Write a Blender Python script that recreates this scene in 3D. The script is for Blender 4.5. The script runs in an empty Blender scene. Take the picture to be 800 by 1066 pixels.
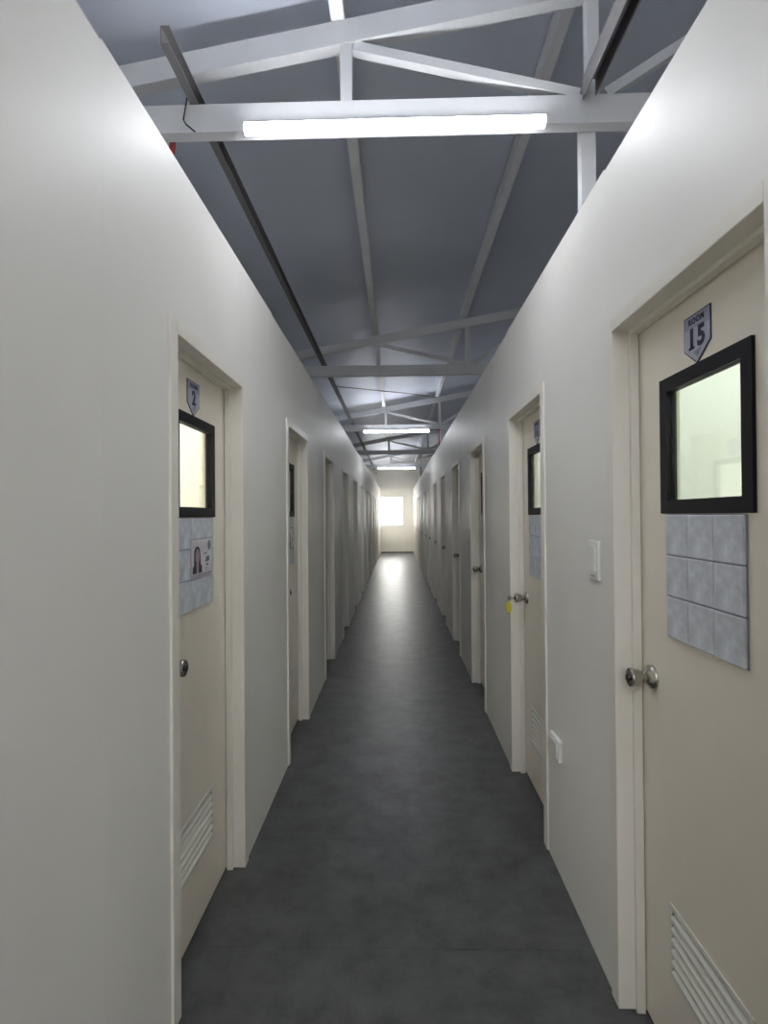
import bpy, math, random
from mathutils import Vector, Matrix, Euler

random.seed(7)
C = bpy.context.scene.collection
S = bpy.context.scene

# ------------------------------------------------------------------ camera, sky, exposure
F_PX = 560.0                       # focal length in pixels of the 800 x 1066 frame
CAM_H = 1.412
cam_d = bpy.data.cameras.new('camera')
cam_d.sensor_fit = 'HORIZONTAL'
cam_d.sensor_width = 36.0
cam_d.lens = 36.0 * F_PX / 800.0
cam_d.clip_start = 0.02
cam = bpy.data.objects.new('camera', cam_d)
C.objects.link(cam)
yaw, pitch, roll = math.atan(13.5 / F_PX), math.atan(4.0 / F_PX), math.radians(-0.45)
cam.matrix_world = (Matrix.Translation((0, 0, CAM_H)) @ Matrix.Rotation(yaw, 4, 'Z')
                    @ Matrix.Rotation(math.pi / 2 + pitch, 4, 'X') @ Matrix.Rotation(roll, 4, 'Z'))
S.camera = cam

world = bpy.data.worlds.new('sky')
S.world = world
world.use_nodes = True
bg = world.node_tree.nodes['Background']
bg.inputs['Color'].default_value = (1.0, 0.985, 0.95, 1)
bg.inputs['Strength'].default_value = 3.2

S.view_settings.view_transform = 'Standard'
S.view_settings.look = 'None'
S.view_settings.gamma = 1.0
S.view_settings.use_curve_mapping = False
S.view_settings.exposure = 2.76
LAMP = 16.0                        # emission of the tube diffusers
S.cycles.max_bounces = 10
S.cycles.diffuse_bounces = 6
S.cycles.glossy_bounces = 4
S.cycles.sample_clamp_indirect = 6.0

# ------------------------------------------------------------------ materials
def mat(name, col, rough=0.5, metal=0.0, spec=0.5, noise=0.0, nscale=8.0, bump=0.0, bscale=60.0,
        rough_var=0.0, rand=0.0, stretch=None):
    m = bpy.data.materials.new(name)
    m.use_nodes = True
    nt = m.node_tree
    b = nt.nodes['Principled BSDF']
    b.inputs['Base Color'].default_value = (*col, 1)
    b.inputs['Roughness'].default_value = rough
    b.inputs['Metallic'].default_value = metal
    b.inputs['Specular IOR Level'].default_value = spec
    tc = nt.nodes.new('ShaderNodeTexCoord')
    src = tc.outputs['Object']
    if stretch:
        mp = nt.nodes.new('ShaderNodeMapping')
        mp.inputs['Scale'].default_value = stretch
        nt.links.new(src, mp.inputs['Vector'])
        src = mp.outputs['Vector']
    if noise or rough_var or rand:
        n = nt.nodes.new('ShaderNodeTexNoise')
        n.inputs['Scale'].default_value = nscale
        n.inputs['Detail'].default_value = 6
        n.inputs['Roughness'].default_value = 0.72 if 'vinyl' in name else 0.62
        nt.links.new(src, n.inputs['Vector'])
        if noise or rand:
            mr = nt.nodes.new('ShaderNodeMapRange')
            mr.inputs['From Min'].default_value = 0.2
            mr.inputs['From Max'].default_value = 0.8
            mr.inputs['To Min'].default_value = 1 - noise
            mr.inputs['To Max'].default_value = 1 + noise
            nt.links.new(n.outputs['Fac'], mr.inputs['Value'])
            fac = mr.outputs['Result']
            if rand:
                oi = nt.nodes.new('ShaderNodeObjectInfo')
                r2 = nt.nodes.new('ShaderNodeMapRange')
                r2.inputs['To Min'].default_value = 1 - rand
                r2.inputs['To Max'].default_value = 1 + rand
                nt.links.new(oi.outputs['Random'], r2.inputs['Value'])
                mu = nt.nodes.new('ShaderNodeMath'); mu.operation = 'MULTIPLY'
                nt.links.new(fac, mu.inputs[0]); nt.links.new(r2.outputs['Result'], mu.inputs[1])
                fac = mu.outputs['Value']
            vm = nt.nodes.new('ShaderNodeVectorMath'); vm.operation = 'SCALE'
            vm.inputs[0].default_value = col
            nt.links.new(fac, vm.inputs['Scale'])
            nt.links.new(vm.outputs['Vector'], b.inputs['Base Color'])
        if rough_var:
            r3 = nt.nodes.new('ShaderNodeMapRange')
            r3.inputs['From Min'].default_value = 0.3
            r3.inputs['From Max'].default_value = 0.7
            r3.inputs['To Min'].default_value = max(0.02, rough - rough_var)
            r3.inputs['To Max'].default_value = rough + rough_var
            nt.links.new(n.outputs['Fac'], r3.inputs['Value'])
            nt.links.new(r3.outputs['Result'], b.inputs['Roughness'])
    if bump:
        n2 = nt.nodes.new('ShaderNodeTexNoise')
        n2.inputs['Scale'].default_value = bscale
        n2.inputs['Detail'].default_value = 3
        nt.links.new(src, n2.inputs['Vector'])
        bp = nt.nodes.new('ShaderNodeBump')
        bp.inputs['Strength'].default_value = bump
        bp.inputs['Distance'].default_value = 0.01
        nt.links.new(n2.outputs['Fac'], bp.inputs['Height'])
        nt.links.new(bp.outputs['Normal'], b.inputs['Normal'])
    return m

def emis(name, col, strength):
    m = bpy.data.materials.new(name)
    m.use_nodes = True
    nt = m.node_tree
    b = nt.nodes['Principled BSDF']
    b.inputs['Base Color'].default_value = (0.9, 0.9, 0.9, 1)
    b.inputs['Emission Color'].default_value = (*col, 1)
    b.inputs['Emission Strength'].default_value = strength
    return m

def glass(name, tint):
    m = bpy.data.materials.new(name)
    m.use_nodes = True
    nt = m.node_tree
    nt.nodes.clear()
    out = nt.nodes.new('ShaderNodeOutputMaterial')
    mx = nt.nodes.new('ShaderNodeMixShader')
    tr = nt.nodes.new('ShaderNodeBsdfTransparent')
    tr.inputs['Color'].default_value = (*tint, 1)
    gl = nt.nodes.new('ShaderNodeBsdfGlossy')
    gl.inputs['Roughness'].default_value = 0.02
    fr = nt.nodes.new('ShaderNodeFresnel')
    ge = nt.nodes.new('ShaderNodeNewGeometry')           # same reflectance on both faces of the thin pane
    mi = nt.nodes.new('ShaderNodeMapRange')
    mi.inputs['To Min'].default_value = 1.45
    mi.inputs['To Max'].default_value = 1 / 1.45
    nt.links.new(ge.outputs['Backfacing'], mi.inputs['Value'])
    nt.links.new(mi.outputs['Result'], fr.inputs['IOR'])
    nt.links.new(fr.outputs['Fac'], mx.inputs['Fac'])
    nt.links.new(tr.outputs['BSDF'], mx.inputs[1])
    nt.links.new(gl.outputs['BSDF'], mx.inputs[2])
    nt.links.new(mx.outputs['Shader'], out.inputs['Surface'])
    return m

M = {
    'wall': mat('wall_panel_paint', (0.84, 0.828, 0.785), 0.5, spec=0.45, noise=0.02, nscale=3, bump=0.02, bscale=9),
    'booth': mat('booth_wall_paint', (0.82, 0.82, 0.79), 0.6, noise=0.02, nscale=3),
    'frame': mat('frame_paint', (0.84, 0.81, 0.735), 0.42, noise=0.02, nscale=5),
    'door': mat('door_paint', (0.86, 0.80, 0.69), 0.35, noise=0.025, nscale=4, bump=0.015, bscale=12),
    'louvre': mat('louvre_plastic', (0.74, 0.74, 0.67), 0.4),
    'endwall': mat('end_wall_paint', (0.86, 0.84, 0.80), 0.5, noise=0.02, nscale=3),
    'black': mat('window_frame_black', (0.008, 0.0075, 0.011), 0.5, spec=0.3),
    'glass': glass('pane_glass', (0.93, 0.97, 0.94)),
    'clear': glass('clear_glass', (0.98, 0.98, 0.97)),
    'steel': mat('satin_steel', (0.46, 0.44, 0.40), 0.22, metal=1.0),
    'dark_steel': mat('dark_steel', (0.10, 0.095, 0.09), 0.35, metal=1.0),
    'tile': mat('marbled_foam', (0.62, 0.65, 0.70), 0.75, noise=0.30, nscale=30, bump=0.06, bscale=80),
    'tile_back': mat('foam_backing', (0.36, 0.39, 0.42), 0.8),
    'navy': mat('navy_print', (0.020, 0.020, 0.060), 0.4),
    'plate': mat('sign_plate', (0.46, 0.47, 0.56), 0.3, noise=0.18, nscale=28),
    'plate_head': mat('sign_plate_top', (0.34, 0.34, 0.45), 0.3),
    'smudge': mat('grey_print', (0.26, 0.28, 0.36), 0.4),
    'paper': mat('card_paper', (0.72, 0.70, 0.74), 0.35),
    'sleeve': mat('card_sleeve', (0.52, 0.50, 0.58), 0.25),
    'hair': mat('hair_print', (0.020, 0.015, 0.032), 0.4),
    'skin': mat('face_print', (0.40, 0.29, 0.34), 0.4),
    'teal': mat('teal_print', (0.13, 0.19, 0.22), 0.4),
    'plastic': mat('white_plastic', (0.82, 0.82, 0.79), 0.35),
    'yellow': mat('yellow_tag', (0.62, 0.58, 0.03), 0.4),
    'floor': mat('vinyl_floor', (0.094, 0.096, 0.096), 0.38, spec=0.24, noise=0.55, nscale=6.0, bump=0.20, bscale=4.5),
    'ftile': mat('vinyl_tile', (0.094, 0.096, 0.096), 0.38, spec=0.24, noise=0.55, nscale=6.0, bump=0.20, bscale=4.5, rand=0.06),
    'truss': mat('truss_paint', (0.70, 0.71, 0.72), 0.5, noise=0.05, nscale=6),
    'purlin': mat('galvanised', (0.88, 0.88, 0.90), 0.5, metal=0.0, noise=0.08, nscale=6),
    'rail': mat('dark_rail', (0.22, 0.215, 0.215), 0.5, metal=0.3, noise=0.08, nscale=6),
    'roof': mat('roof_foil', (0.70, 0.74, 0.84), 0.55, metal=0.10, noise=0.08, nscale=1.2, bump=0.08, bscale=2.2),
    'red': mat('red_conduit', (0.45, 0.05, 0.06), 0.5),
    'cable': mat('black_cable', (0.02, 0.02, 0.02), 0.5),
    'dark': mat('dark_gap', (0.05, 0.05, 0.045), 0.6),  # stands in for the dark gap under the end panel
    'lamp_house': mat('lamp_housing', (0.75, 0.76, 0.78), 0.4),
    'lamp_dim': emis('tube_diffuser_dimmed', (0.93, 0.95, 1.0), LAMP * 0.48),  # visible tubes, dimmed to soften the hot spots on the wall tops
    'lamp_fill': emis('tube_diffuser_fill', (0.95, 0.96, 1.0), LAMP * 1.4),  # stronger tubes added behind the viewer as fill light
    'lamp_warm': emis('tube_diffuser_warm', (1.0, 0.90, 0.82), 11.5),
    'lamp_green': emis('tube_diffuser_green', (0.96, 1.0, 0.94), 6.6),
}

# ------------------------------------------------------------------ mesh helpers
class MB:
    def __init__(self):
        self.v, self.f, self.smooth = [], [], False
    def add(self, vs, fs):
        o = len(self.v)
        self.v += [tuple(p) for p in vs]
        self.f += [tuple(i + o for i in f) for f in fs]
        return self
    def box(self, x0, x1, y0, y1, z0, z1):
        vs = [(x, y, z) for x in (x0, x1) for y in (y0, y1) for z in (z0, z1)]
        return self.add(vs, [(0, 1, 3, 2), (4, 6, 7, 5), (0, 4, 5, 1), (2, 3, 7, 6), (0, 2, 6, 4), (1, 5, 7, 3)])
    def prism(self, poly, x0, x1):
        """poly of (y, z), extruded along x"""
        n = len(poly)
        a = sum(poly[i][0] * poly[(i + 1) % n][1] - poly[(i + 1) % n][0] * poly[i][1] for i in range(n))
        if a < 0:
            poly = poly[::-1]
        vs = [(x0, y, z) for y, z in poly] + [(x1, y, z) for y, z in poly]
        fs = [tuple(range(n))[::-1], tuple(range(n, 2 * n))]
        fs += [(i, (i + 1) % n, n + (i + 1) % n, n + i) for i in range(n)]
        return self.add(vs, fs)
    def bar(self, p, q, w, h, up=(0, 0, 1)):
        p, q = Vector(p), Vector(q)
        d = (q - p).normalized()
        s = d.cross(Vector(up))
        if s.length < 1e-4:
            s = Vector((1, 0, 0))
        s.normalize()
        t = s.cross(d)
        vs = []
        for c in (p, q):
            for a, b in ((-1, -1), (1, -1), (1, 1), (-1, 1)):
                vs.append(c + s * (a * w / 2) + t * (b * h / 2))
        return self.add(vs, [(0, 3, 2, 1), (4, 5, 6, 7), (0, 1, 5, 4), (1, 2, 6, 5), (2, 3, 7, 6), (3, 0, 4, 7)])
    def tube(self, pts, r, n=10):
        pts = [Vector(p) for p in pts]
        rings = []
        for i, p in enumerate(pts):
            d = (pts[min(i + 1, len(pts) - 1)] - pts[max(i - 1, 0)]).normalized()
            s = d.cross(Vector((0, 0, 1)))
            if s.length < 1e-3:
                s = d.cross(Vector((0, 1, 0)))
            s.normalize(); t = s.cross(d)
            rings.append([p + (s * math.cos(2 * math.pi * k / n) + t * math.sin(2 * math.pi * k / n)) * r for k in range(n)])
        vs = [q for ring in rings for q in ring]
        fs = [(i * n + k, i * n + (k + 1) % n, (i + 1) * n + (k + 1) % n, (i + 1) * n + k)
              for i in range(len(pts) - 1) for k in range(n)]
        fs += [tuple(range(n))[::-1], tuple(range((len(pts) - 1) * n, len(pts) * n))]
        self.smooth = True
        return self.add(vs, fs)
    def lathe_x(self, prof, y, z, n=20):
        """profile of (x, radius) turned about an axis along x"""
        vs = [(x, y + r * math.cos(2 * math.pi * k / n), z + r * math.sin(2 * math.pi * k / n)) for x, r in prof for k in range(n)]
        fs = [(i * n + k, (i + 1) * n + k, (i + 1) * n + (k + 1) % n, i * n + (k + 1) % n)
              for i in range(len(prof) - 1) for k in range(n)]
        fs += [tuple(range(n)), tuple(range((len(prof) - 1) * n, len(prof) * n))[::-1]]
        self.smooth = True
        return self.add(vs, fs)
    def mesh(self, name, m, bevel=0.0):
        me = bpy.data.meshes.new(name)
        me.from_pydata(self.v, [], self.f)
        me.materials.append(m)
        if bevel:
            import bmesh
            bm = bmesh.new(); bm.from_mesh(me)
            bmesh.ops.bevel(bm, geom=bm.edges[:], offset=bevel, segments=1, affect='EDGES')
            bm.to_mesh(me); bm.free()
        if self.smooth:
            me.polygons.foreach_set('use_smooth', [True] * len(me.polygons))
            me.set_sharp_from_angle(angle=math.radians(40))
        me.update()
        return me

def link(name, data, parent=None, loc=(0, 0, 0), rz=0.0):
    o = bpy.data.objects.new(name, data)
    C.objects.link(o)
    o.location = loc
    o.rotation_euler = (0, 0, rz)
    if parent:
        o.parent = parent
    return o

def tag(o, label=None, cat=None, group=None, kind=None):
    if label: o['label'] = label
    if cat: o['category'] = cat
    if group: o['group'] = group
    if kind: o['kind'] = kind
    return o

def one(name, mb, m, parent=None, loc=(0, 0, 0), bevel=0.0, rz=0.0):
    return link(name, mb.mesh(name, m, bevel), parent, loc, rz)

def struct(name, mb, m, label, parent=None, bevel=0.0):
    o = one(name, mb, m, parent, bevel=bevel)
    return tag(o, label, None, None, 'structure')

# ------------------------------------------------------------------ sizes of the place
X = 0.628                 # half the corridor width
T = 0.075                 # thickness of the booth panels
WH = 2.44                 # height of the booth panels
Y0, Y1 = -6.0, 20.5       # ends of the building
XL, XR = -2.05, 3.5       # outer walls
BX = 2.3                  # back of the right booths
SL = 0.178                # pitch of the roof
def roof_z(x): return CAM_H + 2.02 + SL * x

W = 0.74                  # door frame, outer width
FT = 1.975                # door frame, outer height
left_near = [1.466 + 1.572 * k for k in range(-4, 12)]
right_near = [0.866 - 1.5 * k for k in (4, 3, 2, 1)] + [0.866, 2.285] + [3.86 + 1.53 * k for k in range(0, 11)]
left_near = [y for y in left_near if y + W < Y1 - 0.3]
right_near = [y for y in right_near if y + W < Y1 - 0.3]

# ------------------------------------------------------------------ floor
floor = struct('floor', MB().box(XL, XR, Y0, Y1, -0.12, -0.004), M['floor'],
               'dark grey mottled vinyl floor of the corridor')
struct('floor_vinyl', MB().box(-0.75, 0.75, Y0, -0.587, -0.004, 0.0), M['floor'], 'plain grey vinyl behind the tiled stretch', floor)
ROW, Y_T = 0.588, -0.587
rows = 13
y_end = Y_T + ROW * rows
for k in range(rows):
    ya, yb = Y_T + ROW * k, Y_T + ROW * (k + 1)
    cuts = [-0.75, -0.012, 0.75] if k % 2 == 1 else [-0.75, 0.75]
    for a, b in zip(cuts[:-1], cuts[1:]):
        g = 0.0006
        one('floor_tile', MB().box(a + g, b - g, ya + g, yb - g, -0.004, 0.0), M['ftile'], floor)
struct('floor_vinyl', MB().box(-0.75, 0.75, y_end, Y1, -0.004, 0.0), M['floor'], 'far stretch of grey vinyl floor', floor)

# ------------------------------------------------------------------ corridor walls: one panel from door to door, notched for the door
def corridor_wall(side, nears, first_joint, label):
    root = link('wall_left' if side < 0 else 'wall_right', None)
    tag(root, label, None, None, 'structure')
    joints = [Y0]
    for y in nears:
        j = (y - 0.33) if side < 0 else (y + W - 0.06 + 0.075)
        joints.append(j)
    if joints[1] - Y0 < 0.05: joints.pop(1)
    joints.append(Y1)
    xs = sorted((side * X, side * (X + T)))
    for i, (a, b) in enumerate(zip(joints[:-1], joints[1:])):
        h = WH + random.choice((-0.004, -0.002, 0.0, 0.002, 0.004))
        ds = [y for y in nears if y < b and y + W > a]
        a2, b2 = a + 0.0002, b - 0.0002
        poly = [(a2, h), (b2, h)]
        low = []
        cur = b2
        for y in sorted(ds, reverse=True):
            hi, lo = min(y + W - 0.012, b2), max(y + 0.012, a2)
            if hi < b2 - 1e-6:
                poly += [(cur, 0.0), (hi, 0.0)] if cur == b2 or cur > hi else []
                poly += [(hi, FT - 0.012)]
            else:
                poly += [(hi, FT - 0.012)]
            if lo > a2 + 1e-6:
                poly += [(lo, FT - 0.012), (lo, 0.0)]
                cur = lo
            else:
                poly += [(lo, FT - 0.012)]
                cur = None
        if cur is not None:
            if not ds:
                poly += [(b2, 0.0)]
            poly += [(a2, 0.0)]
        one('wall_panel', MB().prism(poly, *xs), M['wall'], root)
    return root

corridor_wall(-1, left_near, 0, 'off-white sandwich panel wall with doors on the left of the corridor')
corridor_wall(1, right_near, 0, 'off-white sandwich panel wall with doors on the right of the corridor')

# ------------------------------------------------------------------ booths behind the walls
inner = X + T
struct('wall_outer_left', MB().box(XL - 0.1, XL, Y0, Y1, 0, roof_z(XL)), M['booth'], 'pale outer wall of the building behind the left booths')
struct('wall_booth_right', MB().box(BX, BX + 0.06, Y0, Y1, 0, 2.38), M['booth'], 'pale back wall of the right booths')
struct('wall_outer_right', MB().box(XR, XR + 0.1, Y0, Y1, 0, roof_z(XR)), M['booth'], 'pale outer wall of the building on the right')
struct('ceiling_added_left', MB().box(XL, -inner, Y0, Y1, 2.38, 2.40), M['booth'], 'unseen flat pale ceiling added over the left booths to keep their light in')  # unseen lid, added so the booth lamps don't light the roof
struct('ceiling_added_right', MB().box(inner, BX + 0.06, Y0, Y1, 2.38, 2.40), M['booth'], 'unseen flat pale ceiling added over the right booths to keep their light in')  # same added lid, holding in the light of the right booths
pl = MB().box(XL, -inner, -0.03, 0.03, 0, 2.38).mesh('wall_partition', M['booth'])
pr = MB().box(inner, BX, -0.03, 0.03, 0, 2.38).mesh('wall_partition', M['booth'])
for y in left_near:
    tag(link('wall_partition', pl, None, (0, y + W + 0.40, 0)), 'pale partition between two left booths', None, None, 'structure')
for y in right_near:
    tag(link('wall_partition', pr, None, (0, y + W + 0.33, 0)), 'pale partition between two right booths', None, None, 'structure')

# ------------------------------------------------------------------ ends of the building
WX0, WX1, WZ0, WZ1 = -0.60, 0.235, 1.04, 2.14
topL, topR = roof_z(XL) + 0.02, roof_z(XR) + 0.02
end = MB()
end.prism([(XL, 0), (XL, topL), (WX0, roof_z(WX0) + .02), (WX0, 0)], Y1, Y1 + 0.1)
end.prism([(WX1, 0), (WX1, roof_z(WX1) + .02), (XR, topR), (XR, 0)], Y1, Y1 + 0.1)
end.prism([(WX0, WZ1), (WX0, roof_z(WX0) + .02), (WX1, roof_z(WX1) + .02), (WX1, WZ1)], Y1, Y1 + 0.1)
end.prism([(WX0, 0), (WX0, WZ0), (WX1, WZ0), (WX1, 0)], Y1, Y1 + 0.1)
end.v = [(b, a, c) for a, b, c in end.v]                 # prism runs along x: swap so that it runs along y
end.f = [f[::-1] for f in end.f]
struct('wall_back', end, M['endwall'], 'cream end wall at the far end of the corridor')
struct('gap_strip_back', MB().box(-X, X, Y1 - 0.012, Y1, 0, 0.045), M['dark'], 'thin dark strip standing in for the gap at the foot of the end wall')  # dark strip put in for the gap below the end panel
struct('trim_1', MB().box(-X, X, Y1 - 0.03, Y1, 2.43, 2.46), M['endwall'], 'cream horizontal rail across the end wall above the window')
fr = MB().prism([(XL, 0), (XL, topL), (XR, topR), (XR, 0)], Y0 - 0.1, Y0)
fr.v = [(b, a, c) for a, b, c in fr.v]
fr.f = [f[::-1] for f in fr.f]
struct('wall_front', fr, M['frame'], 'cream wall at the near end of the corridor')

win = link('window_1', None, None, (0, Y1, 0))
tag(win, 'bright white sliding window in the far end wall', None, None, 'structure')
b = 0.03
wf = MB().box(WX0, WX0 + b, 0.01, 0.09, WZ0, WZ1).box(WX1 - b, WX1, 0.01, 0.09, WZ0, WZ1)
wf.box(WX0 + b, WX1 - b, 0.01, 0.09, WZ0, WZ0 + b).box(WX0 + b, WX1 - b, 0.01, 0.09, WZ1 - b, WZ1)
one('window_frame', wf, M['plastic'], win)
mid = -0.30
one('meeting_stile', MB().box(mid - .015, mid + .015, 0.03, 0.07, WZ0 + b, WZ1 - b), M['plastic'], win)
one('pane', MB().box(WX0 + b, mid - .015, 0.045, 0.05, WZ0 + b, WZ1 - b), M['clear'], win)
one('pane', MB().box(mid + .015, WX1 - b, 0.055, 0.06, WZ0 + b, WZ1 - b), M['clear'], win)
one('window_sill', MB().box(WX0 - .02, WX1 + .02, -0.03, 0.03, WZ0 - 0.025, WZ0), M['plastic'], win)

# ------------------------------------------------------------------ roof
rf = MB()
a, c = XL - 0.15, XR + 0.15
rf.add([(a, Y0 - .15, roof_z(a)), (c, Y0 - .15, roof_z(c)), (c, Y1 + .15, roof_z(c)), (a, Y1 + .15, roof_z(a)),
        (a, Y0 - .15, roof_z(a) + .04), (c, Y0 - .15, roof_z(c) + .04), (c, Y1 + .15, roof_z(c) + .04), (a, Y1 + .15, roof_z(a) + .04)],
       [(0, 3, 2, 1), (4, 5, 6, 7), (0, 1, 5, 4), (1, 2, 6, 5), (2, 3, 7, 6), (3, 0, 4, 7)])
struct('ceiling', rf, M['roof'], 'sloping grey foil-lined roof over the corridor')

# trusses
CH0, CH1 = CAM_H + 1.465, CAM_H + 1.572      # bottom chord
def top_c(x): return CAM_H + 1.87 + SL * x   # middle of the top chord
TY = [-5.18, -1.58, 2.02, 5.60, 9.27, 12.85, 16.45]
tlabels = {2.02: 'white steel roof truss nearest the viewer, carrying the largest tube light',
           5.60: 'white steel roof truss without a light, second from the viewer',
           9.27: 'grey steel roof truss behind the middle tube light',
           12.85: 'grey steel roof truss between the middle and the farthest tube light',
           16.45: 'small far steel roof truss carrying the farthest tube light',
           -5.18: 'steel roof truss far behind the viewer', -1.58: 'steel roof truss just behind the viewer'}
proto = None
x0, x1 = XL + 0.02, XR - 0.02
parts = [('bottom_chord', MB().box(x0, x1, 0, 0.05, CH0, CH1))]
tc_ = MB()
tc_.add([(x, y, top_c(x) + d) for x in (x0 + .25, x1) for y in (0, 0.05) for d in (-.045, .045)],
        [(0, 1, 3, 2), (4, 6, 7, 5), (0, 4, 5, 1), (2, 3, 7, 6), (0, 2, 6, 4), (1, 5, 7, 3)])
parts.append(('top_chord', tc_))
for xv in (-1.12, -0.18, 0.75, 1.68, 2.62):
    parts.append(('vertical_web', MB().box(xv - .022, xv + .022, 0.004, 0.046, CH1, top_c(xv) - 0.045)))
for xa, xb in ((-0.15, 0.70), (1.63, 0.80), (1.73, 2.57)):
    parts.append(('diagonal_web', MB().bar((xa, 0.025, top_c(xa) - 0.055), (xb, 0.025, CH1 + 0.012), 0.036, 0.036, (0, 1, 0))))
pm = [(n, mb.mesh(n, M['truss'])) for n, mb in parts]
for y in TY:
    t = link('roof_truss', None, None, (0, y, 0))
    tag(t, tlabels[y], 'truss', 'roof trusses across the corridor')
    for n, me in pm:
        link(n, me, t)

# purlins over the trusses, rails on the bottom chords
def purlin(xp, label):
    zb = top_c(xp) + 0.047
    p = MB()
    for (xa, xb, za, zb2) in ((xp - .025, xp - .021, zb, zb + .095), (xp - .021, xp + .025, zb, zb + .004),
                              (xp + .021, xp + .025, zb + .004, zb + .016), (xp - .021, xp + .025, zb + .091, zb + .095)):
        p.box(xa, xb, Y0, Y1, za, zb2)
    o = one('roof_purlin', p, M['purlin'])
    tag(o, label, 'purlin', 'purlins under the roof')
purlin(-1.13, 'leftmost steel purlin, hidden over the left booths')
purlin(-0.21, 'steel purlin running along the middle of the corridor roof')
purlin(0.71, 'steel purlin running along the right part of the corridor roof')
purlin(1.63, 'steel purlin over the right booths')
purlin(2.55, 'rightmost steel purlin under the roof')
r = MB().box(-0.775, -0.771, 1.76, Y1, CH1 + .001, CH1 + .065).box(-0.771, -0.745, 1.76, Y1, CH1 + .001, CH1 + .005)
r.box(-0.771, -0.745, 1.76, Y1, CH1 + .061, CH1 + .065)
tag(one('tie_rail', r, M['rail']), 'dark steel channel along the left side, lying on the bottom chords', 'rail')
r = MB().box(0.700, 0.704, Y0, 2.0, CH1 - .035, CH1 + .045).box(0.704, 0.752, Y0, 2.0, CH1 + .040, CH1 + .045).box(0.748, 0.752, Y0, 2.0, CH1 - .02, CH1 + .040)
tag(one('tie_rail', r, M['rail']), 'dark steel channel at upper right, ending at the nearest truss', 'rail')
tag(one('roof_post', MB().box(0.72, 0.726, 2.075, 2.12, 2.40, CH0 + .05).box(0.726, 0.775, 2.075, 2.08, 2.40, CH0 + .05).box(0.726, 0.775, 2.115, 2.12, 2.40, CH0 + .05), M['truss']),
    'pale vertical steel post behind the right wall at the nearest truss', 'post')
tag(one('tie_rod', MB().tube([(-0.88, 7.3, CAM_H + 1.775), (0.2, 7.3, CAM_H + 1.655), (0.55, 7.3, CAM_H + 1.60)], 0.006, 6), M['rail']),
    'thin dark rod slanting under the roof past the second truss', 'rod')

# conduits
def conduit(x, y, z0, z1, m, label, lean=0.0):
    c_ = MB().tube([(x, y, z0), (x, y, z0 + 0.05), (x + lean, y, z1)], 0.011, 10)
    tag(one('conduit_pipe', c_, m), label, 'pipe')
conduit(-0.905, 2.10, 2.40, CH0 + 0.06, M['red'], 'red conduit pipe behind the left wall by the nearest truss', 0.03)
conduit(0.735, 9.22, 2.40, CH0 + 0.02, M['red'], 'red conduit pipe at the right end of the middle tube light')
conduit(0.735, 16.40, 2.40, CH0 + 0.02, M['cable'], 'dark conduit pipe at the right end of the farthest tube light')

# ------------------------------------------------------------------ tube lights
LL = 1.14
TR, TYC, TZC = 0.021, -0.028, -0.010         # glowing tube: radius and centre off the housing
def lamp_meshes(key):
    hb = MB()                                # trough over the tube's upper back, shaped to keep its light off the chord
    arc = [math.radians(a_) for a_ in range(0, 101, 10)]
    poly = [(TYC + .0245 * math.cos(a_), TZC + .0245 * math.sin(a_)) for a_ in arc]
    poly += [(TYC + .0220 * math.cos(a_), TZC + .0220 * math.sin(a_)) for a_ in arc[::-1]]
    for k in range(len(arc) - 1):
        n_ = len(poly)
        hb.prism([poly[k], poly[k + 1], poly[n_ - 2 - k], poly[n_ - 1 - k]], -LL / 2, LL / 2)
    hb.box(-LL / 2, LL / 2, -0.0045, 0.0, TZC, TZC + 0.03)
    h = hb.mesh('housing', M['lamp_house'])
    d = MB().tube([(-LL / 2 + .014, TYC, TZC), (LL / 2 - .014, TYC, TZC)], TR, 16)
    dm = d.mesh('diffuser', M[key])
    e = MB().tube([(-.007, TYC, TZC), (.007, TYC, TZC)], TR * 1.05, 16)
    return h, dm, e.mesh('end_cap', M['lamp_house'])
LM = {k: lamp_meshes(k) for k in ('lamp_dim', 'lamp_fill', 'lamp_warm', 'lamp_green')}
def lamp(key, loc, label, group, rx=0.0, rz=0.0):
    h, d, e = LM[key]
    t = link('tube_light', None, None, loc)
    t.rotation_euler = (rx, 0, rz)
    tag(t, label, 'light', group)
    link('housing', h, t); link('diffuser', d, t)
    link('end_cap', e, t, (-LL / 2 + .006, 0, 0)); link('end_cap', e, t, (LL / 2 - .006, 0, 0))
    return t
LZ = CAM_H + 1.462
g = 'tube lights across the corridor'
for y, lab in ((2.02, 'large glowing white tube light on the nearest truss'),
               (9.27, 'glowing white tube light on the middle truss'),
               (16.45, 'smallest glowing white tube light near the end wall'),
               (-1.58, 'unseen tube light added for fill on the truss just behind the viewer'),
               (-5.18, 'unseen tube light added for fill on the truss far behind the viewer')):
    lamp('lamp_fill' if y < 0 else 'lamp_dim', (0.0, y - 0.001, LZ), lab, g)  # the pair behind the viewer is added, brighter, to fill the corridor
tag(one('lamp_cable', MB().tube([(0.565, 9.235, LZ), (0.64, 9.235, LZ + .01), (0.725, 9.235, LZ + .005)], 0.008, 8), M['cable']),
    'short black cable from the middle tube light to a red pipe', 'cable')
tag(one('lamp_cable', MB().tube([(-0.78, 2.0, CH1 + .01), (-0.79, 1.99, LZ + .03), (-0.78, 1.99, CH0 + .01), (-0.75, 2.0, CH0 - .012)], 0.003, 8), M['cable']),
    'thin black cable looped over the nearest truss at left', 'cable')
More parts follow.
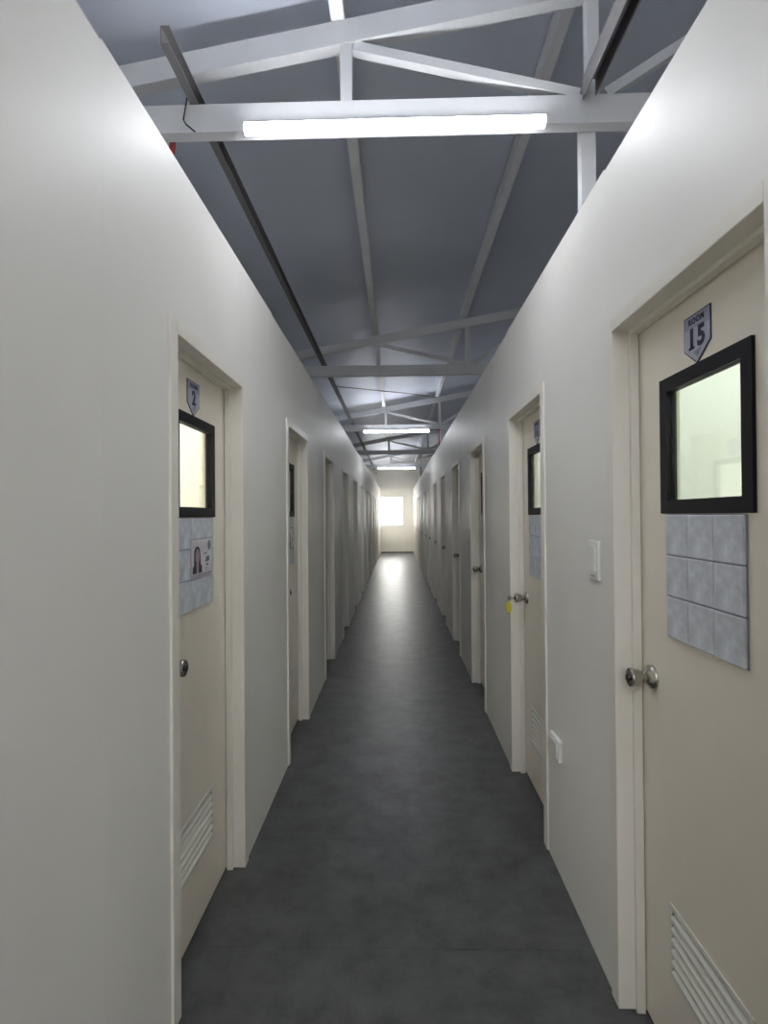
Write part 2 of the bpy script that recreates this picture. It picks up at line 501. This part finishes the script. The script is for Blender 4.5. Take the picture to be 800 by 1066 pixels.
# unseen lamps added in the near booths so that their door windows look lit
def booth(y, side, key, lab):
    xc = -1.38 if side < 0 else 1.5
    lamp(key, (xc, y, 2.377), lab, 'unseen tube lights added inside the booths', rx=math.pi / 2)
booth(1.75, -1, 'lamp_warm', 'unseen warm tube light added behind the nearest left door window')
booth(3.32, -1, 'lamp_warm', 'unseen warm tube light added in the booth behind the second left door')
booth(1.15, 1, 'lamp_green', 'unseen pale tube light added in the booth with the nearest right door')
booth(2.60, 1, 'lamp_green', 'unseen pale tube light added in the booth behind the second right door')
booth(4.20, 1, 'lamp_green', 'unseen pale tube light added in the third booth along the right wall')

# ------------------------------------------------------------------ doors (local: x into the wall, y 0..W, knob at high y)
DF = 0.067                                   # door face behind the wall face
WY0, WY1, VZ0, VZ1 = 0.188, 0.552, 1.412, 1.756
LY0, LY1, LZ0, LZ1 = 0.215, 0.54, 0.225, 0.415
def build_door_meshes():
    d = {}
    d['jamb'] = [MB().box(-0.008, 0.11, 0, 0.05, 0.003, FT).mesh('jamb', M['frame'], 0.0015),
                 MB().box(-0.008, 0.11, W - 0.05, W, 0.003, FT).mesh('jamb', M['frame'], 0.0015)]
    d['head'] = [MB().box(-0.008, 0.11, 0.05, W - 0.05, FT - 0.04, FT).mesh('head', M['frame'], 0.0015)]
    s = MB().box(0.040, 0.064, 0.05, 0.060, 0.0, FT - 0.04).box(0.040, 0.064, W - 0.060, W - 0.05, 0.0, FT - 0.04)
    s.box(0.040, 0.064, 0.060, W - 0.060, FT - 0.052, FT - 0.04)
    d['door_stop'] = [s.mesh('door_stop', M['frame'])]
    a, b2, z0, z1 = 0.053, W - 0.053, 0.012, FT - 0.043
    lf = MB()
    i = 0.012
    wy0, wy1, wz0, wz1 = WY0 + i, WY1 - i, VZ0 + i, VZ1 - i
    ly0, ly1, lz0, lz1 = LY0 + i, LY1 - i, LZ0 + i, LZ1 - i
    ys = sorted({a, wy0, wy1, ly0, ly1, b2})
    zs = sorted({z0, lz0, lz1, wz0, wz1, z1})
    def solid(yi, zi):
        if yi < 0 or zi < 0 or yi >= len(ys) - 1 or zi >= len(zs) - 1: return False
        ym, zm = (ys[yi] + ys[yi + 1]) / 2, (zs[zi] + zs[zi + 1]) / 2
        if wy0 < ym < wy1 and wz0 < zm < wz1: return False
        if ly0 < ym < ly1 and lz0 < zm < lz1: return False
        return True
    xa, xb = DF, DF + 0.038
    for yi in range(len(ys) - 1):
        for zi in range(len(zs) - 1):
            if not solid(yi, zi): continue
            p, q, u, v = ys[yi], ys[yi + 1], zs[zi], zs[zi + 1]
            lf.add([(xa, p, u), (xa, p, v), (xa, q, v), (xa, q, u)], [(0, 1, 2, 3)])
            lf.add([(xb, p, u), (xb, q, u), (xb, q, v), (xb, p, v)], [(0, 1, 2, 3)])
            if not solid(yi - 1, zi): lf.add([(xa, p, u), (xb, p, u), (xb, p, v), (xa, p, v)], [(0, 1, 2, 3)])
            if not solid(yi + 1, zi): lf.add([(xa, q, u), (xa, q, v), (xb, q, v), (xb, q, u)], [(0, 1, 2, 3)])
            if not solid(yi, zi - 1): lf.add([(xa, p, u), (xa, q, u), (xb, q, u), (xb, p, u)], [(0, 1, 2, 3)])
            if not solid(yi, zi + 1): lf.add([(xa, p, v), (xb, p, v), (xb, q, v), (xa, q, v)], [(0, 1, 2, 3)])
    d['door_leaf'] = [lf.mesh('door_leaf', M['door'])]
    w = 0.034
    x0_, x1_ = DF - 0.008, DF + 0.018
    f = MB().box(x0_, x1_, WY0, WY0 + w, VZ0, VZ1).box(x0_, x1_, WY1 - w, WY1, VZ0, VZ1)
    f.box(x0_, x1_, WY0 + w, WY1 - w, VZ0, VZ0 + w).box(x0_, x1_, WY0 + w, WY1 - w, VZ1 - w, VZ1)
    d['window_frame'] = [f.mesh('window_frame', M['black'])]
    d['pane'] = MB().box(DF + 0.002, DF + 0.007, WY0 + w, WY1 - w, VZ0 + w, VZ1 - w).mesh('pane', M['glass'])
    lw = 0.012
    xl0, xl1 = DF - 0.003, DF + 0.036
    l = MB().box(xl0, xl1, LY0, LY0 + lw, LZ0, LZ1).box(xl0, xl1, LY1 - lw, LY1, LZ0, LZ1)
    l.box(xl0, xl1, LY0 + lw, LY1 - lw, LZ0, LZ0 + lw).box(xl0, xl1, LY0 + lw, LY1 - lw, LZ1 - lw, LZ1)
    d['louvre'] = [l.mesh('louvre', M['louvre'])]
    n = 6
    st = (LZ1 - LZ0 - 2 * lw) / n
    d['slats'] = []
    for k in range(n):
        zb = LZ0 + lw + st * k
        m_ = MB()
        y0, y1 = LY0 + lw, LY1 - lw
        top = zb + st - 0.003
        pts = [(DF - 0.006, zb), (DF + 0.000, zb), (DF + 0.026, top), (DF + 0.021, top), (DF - 0.006, zb + 0.009)]
        vs = [(x, y, z) for y in (y0, y1) for x, z in pts]
        m_.add(vs, [(0, 1, 2, 3, 4), (9, 8, 7, 6, 5)] + [(q_, 5 + q_, 5 + (q_ + 1) % 5, (q_ + 1) % 5) for q_ in range(5)])
        d['slats'].append(m_.mesh('slat', M['louvre']))
    ky, kz = W - 0.05 - 0.066, 0.965
    P = lambda prof: [(DF - x, r_) for x, r_ in prof]
    d['door_knob'] = [MB().lathe_x(P([(0.020, .012), (.026, .012), (.029, .017), (.037, .021), (.054, .0255), (.060, .026), (.063, .024), (.064, .012), (.0641, .004)]), ky, kz).mesh('door_knob', M['steel'])]
    d['rosette'] = MB().lathe_x(P([(-0.001, .034), (.004, .034), (.010, .031), (.016, .022), (.021, .014), (.0225, .004)]), ky, kz).mesh('rosette', M['steel'])
    d['keyhole'] = MB().lathe_x(P([(0.060, .0095), (.070, .009), (.071, .003)]), ky, kz, 12).mesh('keyhole', M['dark_steel'])
    d['hinge'] = []
    for z in (0.25, 0.98, 1.70):
        hm = MB().tube([(DF - 0.007, 0.0565, z), (DF - 0.007, 0.0565, z + 0.085)], 0.005, 8)
        d['hinge'].append(hm.mesh('hinge', M['frame']))
    return d
D = build_door_meshes()
door_no = [0]
def door(loc, rz, label):
    door_no[0] += 1
    t = link('door_%d' % door_no[0], None, None, loc, rz)
    tag(t, label, None, None, 'structure')
    for n in ('jamb', 'head', 'door_stop', 'door_leaf', 'hinge'):
        for me in D[n]: link(n, me, t)
    link('pane', D['pane'], link('window_frame', D['window_frame'][0], t))
    lv = link('louvre', D['louvre'][0], t)
    for me in D['slats']: link('slat', me, lv)
    k = link('door_knob', D['door_knob'][0], t)
    link('rosette', D['rosette'], k); link('keyhole', D['keyhole'], k)
    return t
num_l, num_r = {}, {}
i0 = min(range(len(left_near)), key=lambda i: abs(left_near[i] - 1.466))
ORD = ['nearest', 'second', 'third', 'fourth', 'fifth', 'sixth', 'seventh', 'eighth', 'ninth', 'tenth', 'eleventh', 'twelfth', 'thirteenth']
doors = {}
for i, y in enumerate(left_near):
    k = i - i0
    if k < -1: continue
    lab = ('cream door with a small window, %s door of the left wall' % ORD[k]) if k >= 0 else 'cream door in the left wall behind the viewer'
    doors[('L', k)] = door((-X, y + W, 0), math.pi, lab)
i0 = min(range(len(right_near)), key=lambda i: abs(right_near[i] - 0.866))
for i, y in enumerate(right_near):
    k = i - i0
    if k < -1: continue
    lab = ('cream door with a small window, %s door of the right wall' % ORD[k]) if k >= 0 else 'cream door in the right wall behind the viewer'
    doors[('R', k)] = door((X, y, 0), 0.0, lab)
for lst, k0, side in ((left_near, 2, -1), (right_near, 2, 1)):       # far unseen openings behind the viewer are closed by plain infill
    base = min(range(len(lst)), key=lambda i: abs(lst[i] - (1.466 if side < 0 else 0.866)))
    for y in lst[:max(0, base - 1)]:
        xs = sorted((side * X, side * (X + T)))
        struct('door_blank', MB().box(xs[0], xs[1], y + .012, y + W - .012, 0, FT - .012), M['door'], 'plain cream door far behind the viewer')

# ------------------------------------------------------------------ things on the doors
def on_door(key, p):
    """a world matrix whose origin is the door-local point p and whose axes are the door's"""
    return doors[key].matrix_basis @ Vector(p), doors[key].rotation_euler.z

def flat(name, poly, m, parent, x0, x1):
    """poly of (u, v): u to the viewer's right, v up; from x0 towards the corridor x1"""
    return one(name, MB().prism([(-u, v) for u, v in poly], -x1, -x0), m, parent)

def text_mesh(name, s, size, m, bold=0.0, shear=0.0, depth=0.0004):
    cu = bpy.data.curves.new(name, 'FONT')
    cu.body = s; cu.size = size; cu.align_x = 'CENTER'; cu.align_y = 'CENTER'
    cu.offset = bold; cu.space_character = 1.22; cu.shear = shear; cu.extrude = depth; cu.resolution_u = 4
    ob = bpy.data.objects.new(name, cu)
    C.objects.link(ob)
    bpy.context.view_layer.update()
    me = bpy.data.meshes.new_from_object(ob.evaluated_get(bpy.context.evaluated_depsgraph_get()))
    bpy.data.objects.remove(ob)
    me.transform(Matrix(((0, 0, -1, 0), (-1, 0, 0, 0), (0, 1, 0, 0), (0, 0, 0, 1))))
    me.materials.clear(); me.materials.append(m)
    me.name = name
    return me

def sign(key, number, label):
    loc, rz = on_door(key, (DF, 0.385, 1.757))
    t = link('room_sign', None, None, loc, rz)
    tag(t, label, 'sign', 'room number signs on the doors')
    w, h, sh = 0.055, 0.118, 0.040
    def pent(k): return [(-w + k, h - k), (w - k, h - k), (w - k, sh + k * .5), (0, k * 1.5), (-w + k, sh + k * .5)]
    flat('border', pent(0), M['navy'], t, 0.0, 0.0022)
    pm_ = flat('plate', pent(0.0028), M['plate'], t, 0.0022, 0.0030)
    flat('plate_header', [(-w + .0028, h - .0028), (w - .0028, h - .0028), (w - .0028, 0.082), (-w + .0028, 0.088)], M['plate_head'], t, 0.0030, 0.0033)
    link('heading_lettering', text_mesh('heading_lettering', 'ROOM', 0.019, M['navy'], 0.0006, 0.0), t, (-0.0036, 0, 0.101))
    link('number_lettering', text_mesh('number_lettering', number, 0.063 if len(number) > 1 else 0.066, M['navy'], 0.0026, 0.0), t, (-0.0034, 0, 0.059))
    if number[0] == '1':                     # slab foot of the printed one
        me_ = [c_ for c_ in t.children if c_.name.startswith('number_lettering')][0].data
        zl = min(v.co.z for v in me_.vertices) + 0.059
        ul = min(-v.co.y for v in me_.vertices)            # left edge of the flag; the stem ends about .2 em further right
        stem = [-v.co.y for v in me_.vertices if v.co.z + 0.059 < zl + 0.004 and -v.co.y < ul + 0.024]
        a_, b_ = min(stem), max(stem)
        flat('number_foot', [(a_ - .006, zl), (b_ + .005, zl), (b_ + .005, zl + .006), (a_ - .006, zl + .006)], M['navy'], t, 0.0030, 0.0038)
    flat('printed_mark', [(-.012, .030), (.020, .034), (.024, .040), (.010, .022), (.004, .016), (-.006, .022)], M['smudge'], t, 0.0030, 0.0034)
    return t
sign(('L', 0), '2', 'small shield-shaped room sign with the number 2')
sign(('L', 1), '3', 'tiny shield-shaped room sign on the second left door')
sign(('R', 0), '15', 'shield-shaped room sign with the number 15')
sign(('R', 1), '16', 'small shield-shaped room sign on the second right door')

tm = MB().box(-0.0105, -0.002, -0.0507, 0.0507, -0.0507, 0.0507).mesh('foam_tile', M['tile'], 0.003)
def tile_panel(key, label):
    loc, rz = on_door(key, (DF, 0.370, 1.100))
    t = link('foam_tile_panel', None, None, loc, rz)
    tag(t, label, 'wall panel', 'grey tiled panels under the door windows')
    one('backing', MB().box(-0.002, 0.0, -0.155, 0.155, 0, 0.31), M['tile_back'], t)
    for r_ in range(3):
        for c_ in range(3):
            link('foam_tile', tm, t, (0, -0.1033 + 0.1033 * c_, 0.0517 + 0.1033 * r_))
    return t
tile_panel(('L', 0), 'grey marbled nine-tile panel on the nearest left door, behind an identity card')
tile_panel(('L', 1), 'grey marbled nine-tile panel on the second left door')
tile_panel(('R', 0), 'large grey marbled nine-tile panel under the window of door 15')
tile_panel(('R', 1), 'grey marbled nine-tile panel on the second right door')
tile_panel(('R', 2), 'grey marbled nine-tile panel on the third right door, mostly hidden')

def card(key, label):
    loc, rz = on_door(key, (DF - 0.0105, 0.345, 1.205))
    t = link('identity_card', None, None, loc, rz)
    tag(t, label, 'card', 'identity cards on the left doors')
    w, h = 0.100, 0.135
    flat('sleeve', [(-w, 0), (w, 0), (w, h), (-w, h)], M['sleeve'], t, 0.0, 0.002)
    flat('paper', [(-w + .008, .014), (w - .008, .014), (w - .008, h - .005), (-w + .008, h - .005)], M['paper'], t, 0.002, 0.003)
    def ell(cx, cz, rx, rz_, n=20): return [(cx + rx * math.cos(2 * math.pi * k / n), cz + rz_ * math.sin(2 * math.pi * k / n)) for k in range(n)]
    cx = -0.044
    hair = [(cx - .030, .022), (cx - .028, .062)] + [(cx + .027 * math.cos(math.pi - math.pi * k / 10), .084 + .024 * math.sin(math.pi * k / 10)) for k in range(11)] + [(cx + .030, .062), (cx + .030, .022)]
    flat('printed_hair', hair, M['hair'], t, 0.003, 0.0034)
    flat('printed_jacket', [(cx - .044, .016), (cx + .044, .016), (cx + .042, .040), (cx + .024, .048), (cx - .024, .048), (cx - .042, .036)], M['hair'], t, 0.0034, 0.0037)
    flat('printed_blouse', [(cx - .008, .016), (cx + .009, .016), (cx + .011, .050), (cx - .010, .050)], M['skin'], t, 0.0037, 0.0040)
    flat('printed_face', ell(cx, .073, .0185, .026), M['skin'], t, 0.0040, 0.0043)
    flat('printed_emblem', ell(0.072, .108, .014, .018), M['teal'], t, 0.003, 0.0034)
    flat('printed_line', [(0.018, .076), (.048, .078), (.048, .083), (.018, .081)], M['smudge'], t, 0.003, 0.0034)
    flat('printed_name', [(0.030, .049), (.074, .051), (.074, .069), (.044, .068)], M['teal'], t, 0.003, 0.0034)
    flat('printed_title', [(0.040, .036), (.062, .037), (.062, .043), (.040, .042)], M['navy'], t, 0.003, 0.0034)
    for k in range(2):
        z = .020 + .007 * k
        flat('printed_line', [(0.022, z), (.080, z + .001), (.080, z + .003), (.022, z + .002)], M['sleeve'], t, 0.003, 0.0033)
    return t
card(('L', 0), 'clear-sleeved identity card with a dark-haired portrait on the nearest left door')
card(('L', 1), 'tiny identity card on the second left door')

# yellow key tag hanging from the knob of the second right door
loc, rz = on_door(('R', 1), (DF - 0.071, W - 0.116, 0.965))
kt = link('key_tag', None, None, loc, rz)
tag(kt, 'small yellow key tag hanging from the knob of the second right door', 'key tag')
one('key', MB().box(-0.016, 0.0, -0.002, 0.002, -0.004, 0.004).box(-0.032, -0.016, -0.0015, 0.0015, -0.011, 0.011), M['steel'], kt)
pts = [(-0.026 + 0.008 * math.sin(a), 0.0, -0.012 + 0.008 * math.cos(a)) for a in [2 * math.pi * k / 12 for k in range(13)]]
one('ring', MB().tube(pts, 0.0012, 6), M['steel'], kt)
ov = MB()
ov.lathe_x([(-0.0015, 1.0), (0.0015, 1.0)], 0, 0, 24)
ov.v = [(y * 0.014 * 0.94 + x - 0.026, x * 0.94 - y * 0.014 * 0.34, z * 0.032 - 0.049) for x, y, z in ov.v]
ov.f = [f[::-1] for f in ov.f]
one('tag', ov, M['yellow'], kt)

# ------------------------------------------------------------------ switch and socket on the right wall
sw = link('light_switch', None, None, (X, 1.715, 1.205))
tag(sw, 'white light switch on the right wall beside door 15', 'switch')
one('cover_plate', MB().box(-0.010, 0, -0.040, 0.040, 0, 0.124), M['plastic'], sw, bevel=0.002)
one('rocker', MB().box(-0.016, -0.010, -0.026, 0.026, 0.028, 0.108), M['plastic'], sw, bevel=0.002)
one('indicator', MB().box(-0.0115, -0.010, -0.016, 0.016, 0.010, 0.016), M['smudge'], sw)
so = link('wall_socket', None, None, (X, 2.145, 0.455))
tag(so, 'white socket box low on the right wall beside the second door', 'socket')
one('box', MB().box(-0.016, 0, -0.058, 0.058, 0, 0.082), M['plastic'], so, bevel=0.003)
one('cover', MB().box(-0.020, -0.016, -0.046, 0.046, 0.012, 0.070), M['plastic'], so, bevel=0.0015)
